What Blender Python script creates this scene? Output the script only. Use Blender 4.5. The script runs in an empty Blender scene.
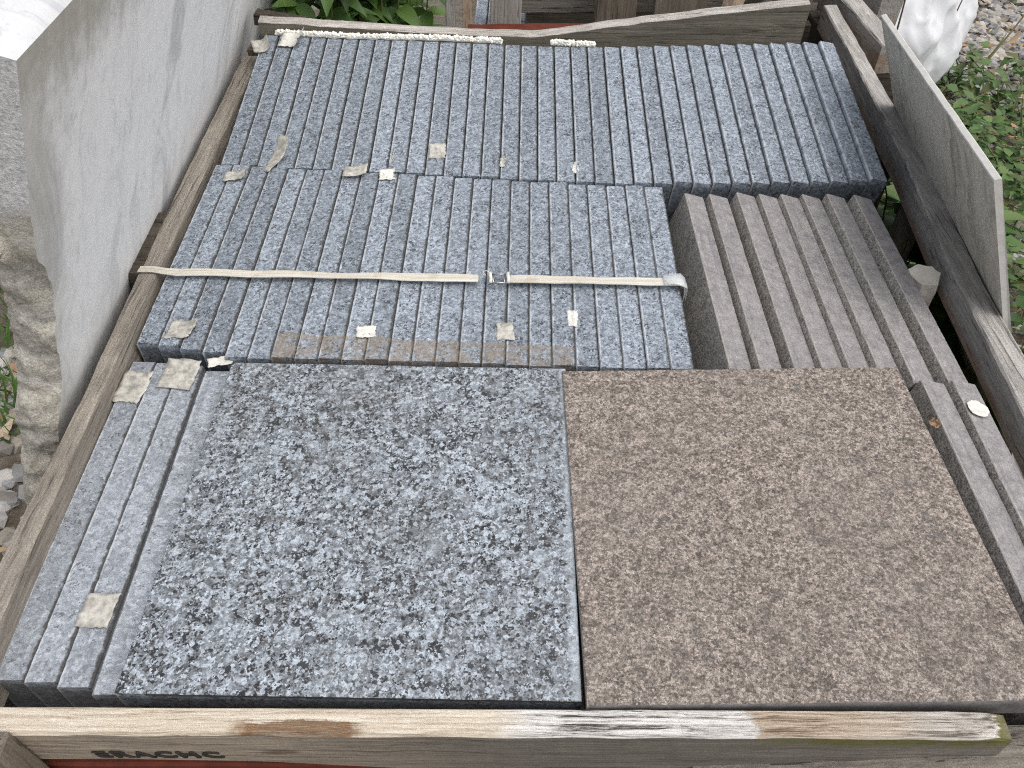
import bpy, bmesh, math, random
from mathutils import Vector, Matrix, Euler, noise as mnoise
random.seed(11)
scene = bpy.context.scene
col = scene.collection
Z0 = 0.5                      # height of the slab tops above the ground
V = Vector
R = math.radians

# ------------------------------------------------------------------ camera
cam_d = bpy.data.cameras.new('camera'); cam = bpy.data.objects.new('camera', cam_d); col.objects.link(cam)
cam_d.sensor_width = 36; cam_d.lens = 36 * 798 / 1024
cam_d.clip_start = 0.02; cam_d.clip_end = 500
cam.location = (-.067, -.2775, .673 + Z0); cam.rotation_euler = (R(44.04), R(-.36), R(.13))
scene.camera = cam

# ------------------------------------------------------------------ node helpers
class NT:
    def __init__(s, name):
        s.m = bpy.data.materials.new(name); s.m.use_nodes = True
        s.t = s.m.node_tree; s.t.nodes.clear()
        s.out = s.n('ShaderNodeOutputMaterial'); s.b = s.n('ShaderNodeBsdfPrincipled')
        s.l(s.b.outputs[0], s.out.inputs[0])
    def n(s, t, **k):
        x = s.t.nodes.new(t)
        for a, v in k.items(): setattr(x, a, v)
        return x
    def l(s, a, b): s.t.links.new(a, b)
    def put(s, sock, v):
        if hasattr(v, 'is_output'): s.l(v, sock)
        elif v is not None: sock.default_value = v
    def coord(s, rnd=True):
        o = s.n('ShaderNodeTexCoord').outputs['Object']
        if not rnd: return o
        r = s.n('ShaderNodeObjectInfo').outputs['Random']
        m = s.n('ShaderNodeVectorMath', operation='MULTIPLY_ADD')
        s.l(r, m.inputs[0]); m.inputs[1].default_value = (7.3, 11.9, 5.7); s.l(o, m.inputs[2])
        return m.outputs[0]
    def rand(s): return s.n('ShaderNodeObjectInfo').outputs['Random']
    def scale(s, v, sc, loc=(0, 0, 0), rot=(0, 0, 0)):
        m = s.n('ShaderNodeMapping'); s.l(v, m.inputs[0]); m.inputs['Scale'].default_value = sc
        m.inputs['Location'].default_value = loc; m.inputs['Rotation'].default_value = rot
        return m.outputs[0]
    def noise(s, v, sc, det=4, rough=.55, dist=0, color=False):
        x = s.n('ShaderNodeTexNoise'); s.put(x.inputs['Vector'], v); x.inputs['Scale'].default_value = sc
        x.inputs['Detail'].default_value = det; x.inputs['Roughness'].default_value = rough; x.inputs['Distortion'].default_value = dist
        return x.outputs[1 if color else 0]
    def voro(s, v, sc, feat='F1', out=1, rnd=1.0):
        x = s.n('ShaderNodeTexVoronoi', feature=feat); s.put(x.inputs['Vector'], v); x.inputs['Scale'].default_value = sc
        x.inputs['Randomness'].default_value = rnd
        return x.outputs[out]
    def warp(s, v, sc, amt):
        c = s.noise(v, sc, 3, .6, 0, True)
        a = s.n('ShaderNodeVectorMath', operation='SUBTRACT'); s.l(c, a.inputs[0]); a.inputs[1].default_value = (.5, .5, .5)
        m = s.n('ShaderNodeVectorMath', operation='MULTIPLY_ADD'); s.l(a.outputs[0], m.inputs[0]); m.inputs[1].default_value = (amt,) * 3; s.l(v, m.inputs[2])
        return m.outputs[0]
    def ramp(s, f, stops, interp='LINEAR'):
        x = s.n('ShaderNodeValToRGB'); x.color_ramp.interpolation = interp
        e = x.color_ramp.elements
        while len(e) < len(stops): e.new(.5)
        for i, (p, c) in enumerate(stops):
            e[i].position = p; e[i].color = (c, c, c, 1) if isinstance(c, (int, float)) else (*c, 1)
        s.put(x.inputs[0], f); return x.outputs[0]
    def mix(s, f, a, b, mode='MIX'):
        x = s.n('ShaderNodeMix', data_type='RGBA', blend_type=mode)
        s.put(x.inputs[0], f)
        for k, v in ((6, a), (7, b)):
            if isinstance(v, tuple): v = (*v[:3], 1)
            s.put(x.inputs[k], v)
        return x.outputs[2]
    def math(s, op, a, b=None, c=None, clamp=False):
        x = s.n('ShaderNodeMath', operation=op, use_clamp=clamp)
        s.put(x.inputs[0], a); s.put(x.inputs[1], b); s.put(x.inputs[2], c); return x.outputs[0]
    def xyz(s, v):
        x = s.n('ShaderNodeSeparateXYZ'); s.l(v, x.inputs[0]); return x.outputs
    def map(s, v, a, b, c=0., d=1.):
        x = s.n('ShaderNodeMapRange', interpolation_type='SMOOTHSTEP'); s.put(x.inputs[0], v)
        for i, q in enumerate((a, b, c, d)): x.inputs[i + 1].default_value = q
        return x.outputs[0]
    def fin(s, c, rough=.7, bump=None, bs=.3, bd=.001, spec=.4):
        if isinstance(c, tuple): c = (*c[:3], 1)
        s.put(s.b.inputs['Base Color'], c); s.put(s.b.inputs['Roughness'], rough); s.b.inputs['Specular IOR Level'].default_value = spec
        if bump is not None:
            b = s.n('ShaderNodeBump'); b.inputs['Strength'].default_value = bs; b.inputs['Distance'].default_value = bd
            s.l(bump, b.inputs['Height']); s.l(b.outputs[0], s.b.inputs['Normal'])
        return s.m

def world_pos(t): return t.n('ShaderNodeNewGeometry').outputs['Position']
def isl(t): return t.n('ShaderNodeNewGeometry').outputs['Random Per Island']

# --- granite: crystals of pale feldspar, grey quartz and black mica
def granite_colour(t, v, stops, black, s1, s2, nsc, dark=.33, wts=(.3, .25, .45), fine=.6):
    w = t.warp(v, 260, .004); w2 = t.warp(v, 600, .002)
    m_ = t.xyz(t.voro(w, s1)); s_ = t.xyz(t.voro(w2, s2)); n_ = t.noise(v, nsc, 6, .78)
    f = t.math('ADD', t.math('MULTIPLY', m_[0], wts[0]), t.math('MULTIPLY', s_[0], wts[1])); f = t.math('MULTIPLY_ADD', n_, wts[2], f)
    c = t.ramp(f, stops)
    cl = t.noise(v, nsc * .38, 4, .65)
    d = t.math('ADD', t.math('MULTIPLY', m_[1], .55), t.math('MULTIPLY', s_[1], .45))
    d = t.math('MULTIPLY_ADD', t.math('SUBTRACT', cl, .5), 1.3, d)
    k = t.map(d, dark - .03, dark + .015, .95, 0)
    c = t.mix(k, c, black)
    g = t.noise(v, 800, 2, .8)
    c = t.mix(fine, c, t.ramp(g, [(.32, .22), (.68, .80)]), 'OVERLAY')
    return c, f, g

def polished_granite():
    t = NT('grey_granite_face'); v = t.coord(False)
    c, f, g = granite_colour(t, v, [(.28, (.085, .091, .098)), (.42, (.160, .174, .190)), (.54, (.262, .294, .328)), (.72, (.46, .52, .58))], (.014, .014, .016), 260, 560, 130, .335, (.36, .28, .36))
    o = t.xyz(v)
    pv = t.xyz(t.voro(t.warp(v, 90, .010), 62)); c = t.mix(t.math('MULTIPLY', t.map(pv[1], .72, .90, 0, .6), t.map(g, .3, .6, .5, 1)), c, t.mix(.35, c, (.50, .57, .64)))
    # bluish feldspar clouds, brownish quartz, a pale highlight painted along the right edge
    c = t.mix(t.map(t.noise(v, 45, 4, .6), .56, .70, 0, .5), c, t.mix(.55, c, (.58, .67, .76)))
    c = t.mix(t.map(t.noise(v, 70, 4, .7), .54, .70, 0, .40), c, t.mix(.6, c, (.15, .135, .11)))
    c = t.mix(t.map(t.math('ADD', t.noise(v, 9, 3, .6), t.math('MULTIPLY', o[1], .5)), .52, .85, 0, .55), c, t.mix(.5, c, (.10, .095, .085)))
    c = t.mix(t.map(t.noise(v, 5, 5, .7, .7), .44, .66, 0, .32), c, t.mix(.6, c, (.13, .14, .15)))
    c = t.mix(t.map(t.noise(v, 8, 5, .7, .7), .56, .72, 0, .35), c, t.mix(.5, c, (.45, .49, .53)))
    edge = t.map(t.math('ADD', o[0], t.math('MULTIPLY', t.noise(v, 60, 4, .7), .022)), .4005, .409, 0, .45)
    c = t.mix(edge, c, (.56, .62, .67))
    return t.fin(c, t.ramp(g, [(.3, .40), (.7, .62)]), t.math('ADD', f, g), .3, .0012, .42)

def sawn_grey(name='sawn_grey_granite', pale=False):
    t = NT(name); v = t.coord(True)
    o = t.n('ShaderNodeTexCoord').outputs['Object']; r = t.rand()
    if pale: c, f, g = granite_colour(t, v, [(.28, (.185, .205, .228)), (.46, (.265, .292, .325)), (.60, (.345, .378, .418)), (.74, (.46, .50, .55))], (.12, .125, .135), 240, 560, 110, .10, (.24, .2, .56), .4)
    else: c, f, g = granite_colour(t, v, [(.30, (.122, .140, .163)), (.46, (.198, .228, .266)), (.58, (.274, .318, .370)), (.74, (.41, .465, .525))], (.055, .059, .066), 290, 560, 130, .21, (.28, .22, .5), .5)
    r2 = t.math('FRACT', t.math('MULTIPLY', r, 7.31))
    c = t.mix(.65, c, t.ramp(r2, [(0, .40), (.45, .52), (1, .66)]), 'OVERLAY')   # every slab was cut from another block
    xs = t.xyz(o)
    saw = t.noise(t.scale(v, (300, 4, 300)), 1, 3, .65)
    c = t.mix(t.map(saw, .52, .75, 0, .35), c, (.10, .11, .125))
    scuff = t.noise(t.warp(v, 40, .03), 55, 6, .8)
    c = t.mix(t.map(scuff, .54, .72, 0, .42), c, (.42, .47, .52))
    c = t.mix(t.map(t.noise(v, 30, 5, .7), .52, .74, 0, .42), c, (.125, .14, .16))
    c = t.mix(t.map(t.noise(v, 13, 6, .75), .60, .76, 0, .5), c, (.16, .15, .135))
    # dirt packed along one arris, chalky chipping along the other
    wob = t.math('MULTIPLY', t.math('SUBTRACT', t.noise(v, 90, 4, .7), .5), .008)
    dirt = t.math('MULTIPLY', t.map(t.math('ADD', xs[0], wob), .0252, .0277, 0, .88), t.map(xs[2], -.0075, -.003, .25, 1))
    c = t.mix(dirt, c, (.045, .040, .034))
    c = t.mix(t.math('MULTIPLY', t.map(t.math('ADD', xs[0], wob), .0012, .0036, .9, 0), t.map(t.noise(t.scale(v, (20, 45, 20)), 1, 4, .7), .36, .58, .15, 1)), c, (.52, .56, .60))
    # shade painted into the colour down the end faces
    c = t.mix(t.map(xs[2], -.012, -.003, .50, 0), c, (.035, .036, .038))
    # brown rectangle left by old packing tape across the near end of the row
    p = t.xyz(world_pos(t)); n1 = t.noise(world_pos(t), 30, 4, .7)
    yy = t.math('ADD', t.math('ADD', p[1], t.math('MULTIPLY', p[0], .055)), t.math('MULTIPLY', t.math('SUBTRACT', n1, .5), .02))
    m = t.math('MULTIPLY', t.map(yy, .449, .452, 1, 0), t.map(yy, .32, .36, 0, 1))
    m = t.math('MULTIPLY', m, t.math('MULTIPLY', t.map(p[0], -.365, -.355, 0, 1), t.map(p[0], .005, .02, 1, 0)))
    rim = t.math('MAXIMUM', t.map(yy, .441, .446, 0, .5), t.map(p[0], -.352, -.342, .6, 0))
    m = t.math('MULTIPLY', m, t.math('MAXIMUM', rim, t.map(t.noise(world_pos(t), 48, 6, .72), .42, .58, .08, .6)))
    c = t.mix(m, c, (.25, .195, .135))
    return t.fin(c, .62, t.math('ADD', t.math('MULTIPLY', f, .8), g), .45, .0012, .35)

def brown_colour(t, v, stops, sc=1.):
    w = t.warp(v, 160 * sc, .006)
    a = t.xyz(t.voro(w, 330 * sc)); b = t.xyz(t.voro(t.warp(v, 300, .003), 640 * sc)); n1 = t.noise(v, 330 * sc, 4, .85)
    f = t.math('ADD', t.math('MULTIPLY', a[0], .26), t.math('MULTIPLY', b[0], .24)); f = t.math('MULTIPLY_ADD', n1, .55, f)
    f = t.math('MULTIPLY_ADD', t.math('SUBTRACT', t.noise(v, 62 * sc, 4, .65, .4), .5), -.38, f)
    c = t.ramp(f, stops)
    g = t.noise(v, 850, 2, .8)
    c = t.mix(.7, c, t.ramp(g, [(.32, .22), (.68, .80)]), 'OVERLAY')
    return c, f, g
def brown_face():
    t = NT('flamed_brown_granite'); v = t.coord(True)
    c, f, g = brown_colour(t, v, [(.32, (.074, .064, .056)), (.46, (.176, .149, .129)), (.57, (.274, .234, .204)), (.72, (.475, .415, .363))])
    big = t.noise(v, 6, 4, .6)
    c = t.mix(t.map(big, .40, .66, 0, .4), c, t.mix(.5, c, (.235, .215, .20)))
    c = t.mix(t.map(t.noise(v, 60, 4, .6), .56, .68, 0, .55), c, t.mix(.6, c, (.075, .076, .076)))
    c = t.mix(t.map(t.noise(v, 28, 4, .6), .54, .72, 0, .35), c, t.mix(.6, c, (.10, .092, .082)))
    c = t.mix(t.map(t.noise(v, 19, 6, .75), .58, .78, 0, .35), c, (.30, .275, .255))
    c = t.mix(t.map(t.noise(v, 4.5, 5, .7, .8), .45, .68, 0, .30), c, t.mix(.65, c, (.10, .085, .070)))
    c = t.mix(t.map(t.noise(v, 140, 3, .7), .70, .77, 0, .6), c, (.50, .47, .43))
    return t.fin(c, .78, t.math('ADD', f, g), .6, .0016, .3)
def dusty_brown():
    t = NT('dusty_brown_granite'); v = t.coord(True)
    c, f, g = brown_colour(t, v, [(.33, (.17, .156, .138)), (.46, (.31, .288, .254)), (.58, (.44, .41, .365)), (.74, (.62, .585, .53))], 1.2)
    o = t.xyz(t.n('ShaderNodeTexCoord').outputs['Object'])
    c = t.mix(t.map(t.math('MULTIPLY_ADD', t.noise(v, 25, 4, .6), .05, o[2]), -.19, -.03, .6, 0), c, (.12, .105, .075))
    return t.fin(c, .85, t.math('ADD', f, g), .6, .0016, .25)

def sawn_brown():
    t = NT('sawn_brown_granite'); v = t.coord(True)
    n1 = t.noise(v, 420, 4, .85); n2 = t.noise(t.warp(v, 30, .02), 75, 6, .75); n3 = t.noise(t.scale(v, (160, 7, 160)), 1, 4, .65)
    f = t.math('ADD', t.math('MULTIPLY', n1, .45), t.math('MULTIPLY', n2, .55))
    c = t.ramp(f, [(.34, (.135, .131, .138)), (.48, (.246, .236, .237)), (.60, (.348, .334, .328)), (.72, (.49, .472, .457))])
    g = t.noise(v, 850, 2, .8)
    c = t.mix(.45, c, t.ramp(g, [(.32, .26), (.68, .75)]), 'OVERLAY')
    c = t.mix(t.map(n3, .50, .72, 0, .5), c, (.125, .122, .14))
    c = t.mix(t.map(t.noise(v, 22, 5, .7), .56, .74, 0, .4), c, (.37, .355, .345))
    xs = t.xyz(t.n('ShaderNodeTexCoord').outputs['Object'])
    wob = t.math('MULTIPLY', t.math('SUBTRACT', t.noise(v, 90, 4, .7), .5), .006)
    c = t.mix(t.map(t.math('ADD', xs[0], wob), .0006, .0022, .65, 0), c, (.46, .43, .39))
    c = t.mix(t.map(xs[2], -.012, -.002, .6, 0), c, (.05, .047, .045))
    return t.fin(c, .7, t.math('ADD', n1, g), .4, .001, .35)

def wood(name, axis, light, dark, crack=.75, grain=1., extra=None, bs=.8):
    t = NT(name); v = t.coord(True)
    k = {0: (7, 330, 330), 1: (330, 7, 330), 2: (330, 330, 7)}[axis]
    K = lambda q, a: tuple(x * (q if x > 50 else a) * grain for x in k)
    w = t.warp(v, 7, .010)
    g1 = t.noise(t.scale(w, K(1, 1)), 1, 6, .8); g2 = t.noise(t.scale(w, K(.28, .6)), 1, 5, .7, .4)
    c = t.ramp(t.math('ADD', t.math('MULTIPLY', g1, .55), t.math('MULTIPLY', g2, .45)),
               [(.36, dark), (.50, tuple((a + b) / 2 for a, b in zip(light, dark))), (.64, light)])
    cr = t.noise(t.scale(w, K(.55, .7)), 1, 4, .6)
    km = t.map(cr, .60, .66, 0, crack)
    c = t.mix(km, c, tuple(d * .22 for d in dark))
    bl = t.noise(v, 17, 5, .7)
    c = t.mix(t.map(bl, .5, .75, 0, .5), c, t.mix(.6, c, tuple(d * .6 for d in dark)))
    c = t.mix(t.map(t.noise(t.scale(v, tuple(x * .06 if x > 50 else x * .8 for x in k)), 1, 5, .7), .54, .74, 0, .5), c, tuple(min(1, a * 1.3) for a in light))
    g = t.noise(v, 700, 2, .8)
    c = t.mix(.5, c, t.ramp(g, [(.32, .26), (.68, .74)]), 'OVERLAY')
    if extra: c = extra(t, v, c, g1, bl)
    h = t.math('SUBTRACT', g1, t.math('MULTIPLY', km, .9))
    return t.fin(c, .85, h, bs, .002, .2)

def front_extra(t, v, c, g1, bl):
    o = t.n('ShaderNodeTexCoord').outputs['Object']; p = t.xyz(world_pos(t))
    x, z = p[0], p[2]
    nx = t.math('ADD', x, t.math('MULTIPLY', t.math('SUBTRACT', bl, .5), .06)); nx = t.math('MULTIPLY_ADD', t.math('SUBTRACT', g1, .5), .05, nx)
    fresh = t.ramp(g1, [(.36, (.30, .235, .165)), (.47, (.56, .485, .38)), (.62, (.72, .66, .56))])
    white = t.ramp(g1, [(.40, (.06, .055, .05)), (.455, (.46, .44, .41)), (.56, (.74, .73, .70))])
    orange = t.ramp(g1, [(.38, (.13, .09, .06)), (.48, (.40, .32, .24)), (.64, (.60, .54, .45))])
    top = t.mix(t.map(nx, -.08, -.05), fresh, white)
    top = t.mix(t.map(nx, .135, .142), top, orange)
    top = t.mix(t.map(nx, .22, .30), top, t.ramp(g1, [(.40, (.11, .095, .08)), (.48, (.38, .35, .31)), (.62, (.66, .63, .58))]))
    # a splintered brown patch
    pa = t.math('MULTIPLY', t.map(nx, -.30, -.285), t.map(nx, -.20, -.185, 1, 0))
    pa = t.math('MULTIPLY', pa, t.map(t.math('ADD', p[1], t.math('MULTIPLY', t.math('ADD', g1, bl), .02)), .001, .003, 1, 0))
    pa = t.math('MULTIPLY', pa, t.map(g1, .40, .46, .25, 1))
    top = t.mix(t.math('MULTIPLY', pa, .95), top, t.ramp(g1, [(.42, (.07, .04, .022)), (.58, (.36, .21, .11))]))
    zz = t.math('ADD', z, t.math('MULTIPLY', t.math('SUBTRACT', g1, .5), .006))
    istop = t.map(zz, Z0 - .007, Z0 - .0055)
    side = t.mix(t.math('MULTIPLY', t.map(nx, -.34, -.02, 1, 0), .9), t.mix(.35, c, (.14, .125, .105)),
                 t.ramp(g1, [(.34, (.15, .125, .10)), (.5, (.36, .30, .235)), (.66, (.56, .48, .37))]))
    moss = t.math('MULTIPLY', t.map(nx, .11, .2), t.map(zz, Z0 - .028, Z0 - .014))
    moss = t.math('MULTIPLY', moss, t.map(t.noise(v, 60, 4, .7), .32, .55, .25, .95))
    side = t.mix(moss, side, (.15, .145, .045))
    kx = t.math('POWER', t.math('MULTIPLY', t.math('ADD', x, .262), 42), 2); kz = t.math('POWER', t.math('MULTIPLY', t.math('ADD', z, .042 - Z0), 150), 2)
    kn = t.map(t.math('ADD', t.math('ADD', kx, kz), t.math('MULTIPLY', g1, .8)), .55, 1.25, .75, 0)
    side = t.mix(kn, side, t.ramp(g1, [(.4, (.05, .028, .018)), (.6, (.20, .12, .08))]))
    return t.mix(istop, side, top)

def rust_extra(t, v, c, g1, bl):
    p = t.xyz(world_pos(t))
    return t.mix(t.math('MULTIPLY', t.map(p[2], Z0 - .042, Z0 - .026, .75, 0), t.map(bl, .3, .6)), c, (.27, .165, .105))

def plain(name, c, rough=.7, var=.25, sc=40, spec=.35, bs=.3):
    t = NT(name); v = t.coord(True); n1 = t.noise(v, sc, 5, .65)
    cc = t.mix(t.map(n1, .35, .7, 0, var), c, tuple(q * .45 for q in c))
    return t.fin(cc, rough, n1, bs, .001, spec)

def marble(name, white, vein, stain, sc=1., streak=.5):
    t = NT(name); v = t.coord(False)
    w = t.warp(v, 3 * sc, .25)
    n1 = t.noise(t.scale(w, (6, 14, 2.2), rot=(.5, 0, 0)), sc, 6, .65, .6); n2 = t.noise(v, 45, 6, .75)
    n3 = t.noise(t.scale(v, (34, 34, 2.0)), 1, 5, .7); n4 = t.noise(v, 4, 4, .6)
    n5 = t.noise(t.scale(w, (60, 60, 12), rot=(.45, 0, 0)), 1, 4, .7)
    c = t.ramp(n1, [(.33, tuple(q * .88 for q in vein)), (.47, white), (.75, tuple(min(.9, q * 1.06) for q in white))])
    c = t.mix(t.map(n2, .40, .72, 0, .30), c, vein)
    c = t.mix(t.map(n5, .56, .72, 0, .45), c, tuple(q * .7 for q in vein))
    c = t.mix(t.map(n3, .52, .75, 0, streak), c, tuple(q * .8 for q in vein))
    c = t.mix(t.map(n4, .58, .75, 0, .3), c, stain)
    c = t.mix(t.map(t.noise(v, 210, 3, .7), .66, .74, 0, .5), c, tuple(q * .45 for q in vein))
    if name == 'sawn_marble':
        o = t.xyz(v)          # brown lichen run-off under the top arris and down the near corner
        edge = t.math('MULTIPLY_ADD', n2, .10, t.math('MULTIPLY', n3, .06))
        band = t.map(t.math('ADD', o[2], edge), TOPZ - .02, TOPZ + .07, 0, .75)
        near = t.map(t.math('SUBTRACT', o[1], edge), NEARY - .06, NEARY + .05, .5, 0)
        c = t.mix(t.math('MAXIMUM', band, near), c, stain)
    return t.fin(c, .72, t.math('ADD', n2, n5), .3, .0015, .35)
TOPZ, NEARY = .905, 0.0

def rough_marble():
    t = NT('rough_marble'); v = t.coord(False)
    n1 = t.noise(t.scale(v, (16, 16, 48)), 1, 8, .78, .4); n2 = t.noise(v, 260, 4, .8); n3 = t.noise(v, 9, 4, .6)
    c = t.ramp(n1, [(.30, (.22, .20, .16)), (.43, (.43, .405, .345)), (.55, (.58, .555, .49)), (.70, (.80, .785, .73))])
    c = t.mix(t.map(n2, .4, .7, 0, .45), c, (.24, .21, .16)); c = t.mix(.7, c, t.ramp(t.noise(v, 420, 3, .8), [(.3, .25), (.7, .78)]), 'OVERLAY')
    o = t.xyz(v)
    up = t.map(t.math('ADD', o[2], t.math('MULTIPLY', n3, .03)), .775, .80, 0, .85)
    c = t.mix(up, c, t.ramp(n2, [(.34, (.36, .37, .38)), (.5, (.62, .63, .64)), (.64, (.80, .81, .82))]))
    return t.fin(c, .8, t.math('ADD', n1, n2), .6, .004, .3)

def leaf_mat(name, cols):
    t = NT(name); r = isl(t); v = t.coord(False)
    c = t.ramp(r, [(i / max(1, len(cols) - 1), q) for i, q in enumerate(cols)])
    c = t.mix(t.map(t.noise(v, 60, 3, .6), .4, .75, 0, .35), c, t.mix(.5, c, (.16, .17, .05)))
    m = t.fin(c, .5, t.noise(v, 150, 2, .5), .15, .002, .4)
    t.b.inputs['Transmission Weight'].default_value = 0
    tr = t.n('ShaderNodeBsdfTranslucent'); t.l(c, tr.inputs[0]); ad = t.n('ShaderNodeMixShader'); ad.inputs[0].default_value = .22
    t.l(t.b.outputs[0], ad.inputs[1]); t.l(tr.outputs[0], ad.inputs[2]); t.l(ad.outputs[0], t.out.inputs[0])
    return m

def island_mat(name, cols, rough=.8, sc=300):
    t = NT(name); r = isl(t); v = t.coord(False)
    c = t.ramp(r, [(i / max(1, len(cols) - 1), q) for i, q in enumerate(cols)])
    n1 = t.noise(v, sc, 3, .7)
    c = t.mix(.45, c, t.ramp(n1, [(.3, .3), (.7, .68)]), 'OVERLAY')
    return t.fin(c, rough, n1, .3, .001, .3)

M = {}
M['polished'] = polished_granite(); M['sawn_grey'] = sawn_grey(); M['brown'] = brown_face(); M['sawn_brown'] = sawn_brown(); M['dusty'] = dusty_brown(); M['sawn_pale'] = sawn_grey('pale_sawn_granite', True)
M['wood_x'] = wood('weathered_board_across', 0, (.30, .275, .24), (.105, .095, .08))
M['wood_back'] = wood('weathered_back_board', 0, (.25, .23, .185), (.09, .083, .066), .5)
M['wood_back_top'] = wood('bleached_split_edge', 0, (.60, .575, .54), (.22, .195, .165), .5)
M['wood_left'] = wood('weathered_left_rail', 1, (.39, .355, .305), (.145, .125, .102), .6)
M['wood_right'] = wood('weathered_right_rail', 1, (.50, .48, .45), (.19, .178, .162), .6, 1., rust_extra)
M['wood_front'] = wood('split_front_board', 0, (.33, .30, .26), (.11, .10, .088), .5, 1., front_extra)
M['wood_z'] = wood('weathered_upright', 2, (.25, .215, .17), (.085, .07, .056))
M['wood_dark'] = wood('dark_wet_wood', 0, (.10, .085, .066), (.03, .026, .02))
M['wood_pale'] = wood('bare_pale_wood', 2, (.55, .44, .33), (.28, .20, .14), .3)
M['wood_grey'] = wood('silver_grey_wood', 2, (.44, .42, .39), (.20, .185, .165), .5)
M['red'] = plain('red_oxide_paint', (.13, .028, .014), .75, .6, 60)
M['marble_face'] = None
M['marble_rough'] = rough_marble()
M['marble_top'] = marble('clean_marble', (.62, .63, .64), (.46, .49, .52), (.8, .78, .74), 1., .15)
M['plate'] = marble('stained_plate', (.66, .63, .555), (.43, .415, .355), (.37, .375, .26), 1.6, .8)
M['plate_edge'] = plain('sawn_plate_edge', (.66, .65, .61), .8, .25, 90)
M['wedge'] = plain('pale_limestone', (.72, .675, .59), .85, .35, 70, .3, .8)
M['paper'] = plain('stained_paper', (.57, .555, .50), .9, .95, 95, .2, .9)
M['paper_white'] = plain('pale_paper', (.76, .75, .69), .9, .5, 130, .2, .8)
M['foam'] = plain('yellowed_foam', (.90, .885, .81), .95, .2, 200, .2, .8)
def strap_mat():
    t = NT('woven_strap'); v = t.coord(False)
    g = t.noise(t.scale(v, (8, 900, 20)), 1, 4, .6); n1 = t.noise(v, 30, 4, .6)
    c = t.ramp(g, [(.3, (.36, .32, .25)), (.5, (.60, .57, .49)), (.7, (.78, .76, .70))])
    c = t.mix(t.map(n1, .5, .75, 0, .45), c, (.33, .28, .19))
    return t.fin(c, .65, g, .5, .001, .3)
M['strap'] = strap_mat()
def steel():
    t = NT('galvanised_wire'); v = t.coord(False); m = t.fin((.42, .43, .45), .35, t.noise(v, 300, 3, .6), .2, .001, .5)
    t.b.inputs['Metallic'].default_value = .9; return m
M['steel'] = steel()
M['ink'] = plain('faded_black_ink', (.03, .026, .022), .9, .3, 300)
def film():
    t = NT('clear_film'); v = t.coord(False)
    m = t.fin((.80, .83, .85), .22, t.noise(v, 90, 3, .6), .5, .002, .6); t.b.inputs['Alpha'].default_value = .42; return m
M['film'] = film()
def sack_mat():
    t = NT('white_sack_cloth'); v = t.coord(False); n1 = t.noise(v, 14, 5, .6, .5)
    c = t.mix(t.map(n1, .42, .75, 0, .25), (.66, .675, .70), (.46, .49, .53))
    return t.fin(c, .5, n1, .4, .006, .4)
M['sack'] = sack_mat()
M['leaf'] = leaf_mat('weed_leaf', [(.04, .088, .024), (.072, .15, .038), (.10, .20, .05), (.06, .12, .038), (.15, .235, .068), (.085, .155, .05), (.14, .14, .055)])
M['leaf_dark'] = leaf_mat('shrub_leaf', [(.025, .065, .016), (.045, .105, .022), (.07, .15, .03), (.12, .21, .045)])
M['grass'] = leaf_mat('grass_blade', [(.06, .14, .025), (.10, .21, .04), (.14, .26, .06)])
M['stem'] = plain('dry_stem', (.20, .15, .07), .8, .3)
M['stem_green'] = plain('green_stem', (.13, .16, .05), .8, .3)
M['stem_dark'] = plain('dark_red_stem', (.10, .055, .04), .8, .3)
M['gravel'] = island_mat('gravel_stone', [(.17, .17, .17), (.30, .295, .28), (.43, .415, .385), (.24, .25, .265), (.52, .50, .47), (.34, .30, .245), (.19, .18, .165)])
M['litter'] = island_mat('dead_leaf', [(.30, .19, .10), (.42, .31, .19), (.20, .12, .065), (.52, .43, .30), (.36, .17, .10)])
M['straw'] = island_mat('dry_straw', [(.50, .42, .27), (.62, .55, .40), (.38, .30, .18)])
M['dead'] = plain('orange_leaf', (.38, .24, .15), .8, .4, 100)
def soil():
    t = NT('soil'); v = world_pos(t); n1 = t.noise(v, 35, 6, .7); n2 = t.noise(v, 4, 4, .6)
    c = t.ramp(n1, [(.3, (.06, .047, .033)), (.55, (.15, .12, .09)), (.75, (.28, .24, .19))])
    c = t.mix(t.map(n2, .4, .6, 0, .6), c, (.21, .20, .185))
    return t.fin(c, .95, n1, .8, .02, .2)
M['soil'] = soil()

# ------------------------------------------------------------------ object helpers
def tag(o, label=None, cat=None, group=None, kind=None):
    if label: o['label'] = label
    if cat: o['category'] = cat
    if group: o['group'] = group
    if kind: o['kind'] = kind
    return o
def empty(name, loc, label=None, cat=None, group=None):
    o = bpy.data.objects.new(name, None); col.objects.link(o); o.location = V(loc) + V((0, 0, Z0)); o.empty_display_size = .05
    return tag(o, label, cat, group)
def link(name, bm, mats, parent=None, origin=None, smooth=False):
    """bmesh given in scene measure (z=0 at the slab tops) -> one mesh object"""
    if not isinstance(mats, (list, tuple)): mats = [mats]
    if parent is None:
        if origin is None:
            xs = [v.co for v in bm.verts]
            origin = V(((min(c.x for c in xs) + max(c.x for c in xs)) / 2, (min(c.y for c in xs) + max(c.y for c in xs)) / 2, min(c.z for c in xs)))
        off = V(origin)
    else:
        off = V((0, 0, 0)); p = parent
        while p is not None: off += p.location; p = p.parent
        off -= V((0, 0, Z0))
    bmesh.ops.translate(bm, verts=bm.verts[:], vec=-off)
    me = bpy.data.meshes.new(name); bm.to_mesh(me); bm.free()
    for m in mats: me.materials.append(m)
    if smooth:
        for p in me.polygons: p.use_smooth = True
    o = bpy.data.objects.new(name, me); col.objects.link(o)
    if parent is None: o.location = off + V((0, 0, Z0))
    else: o.parent = parent
    return o
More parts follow.
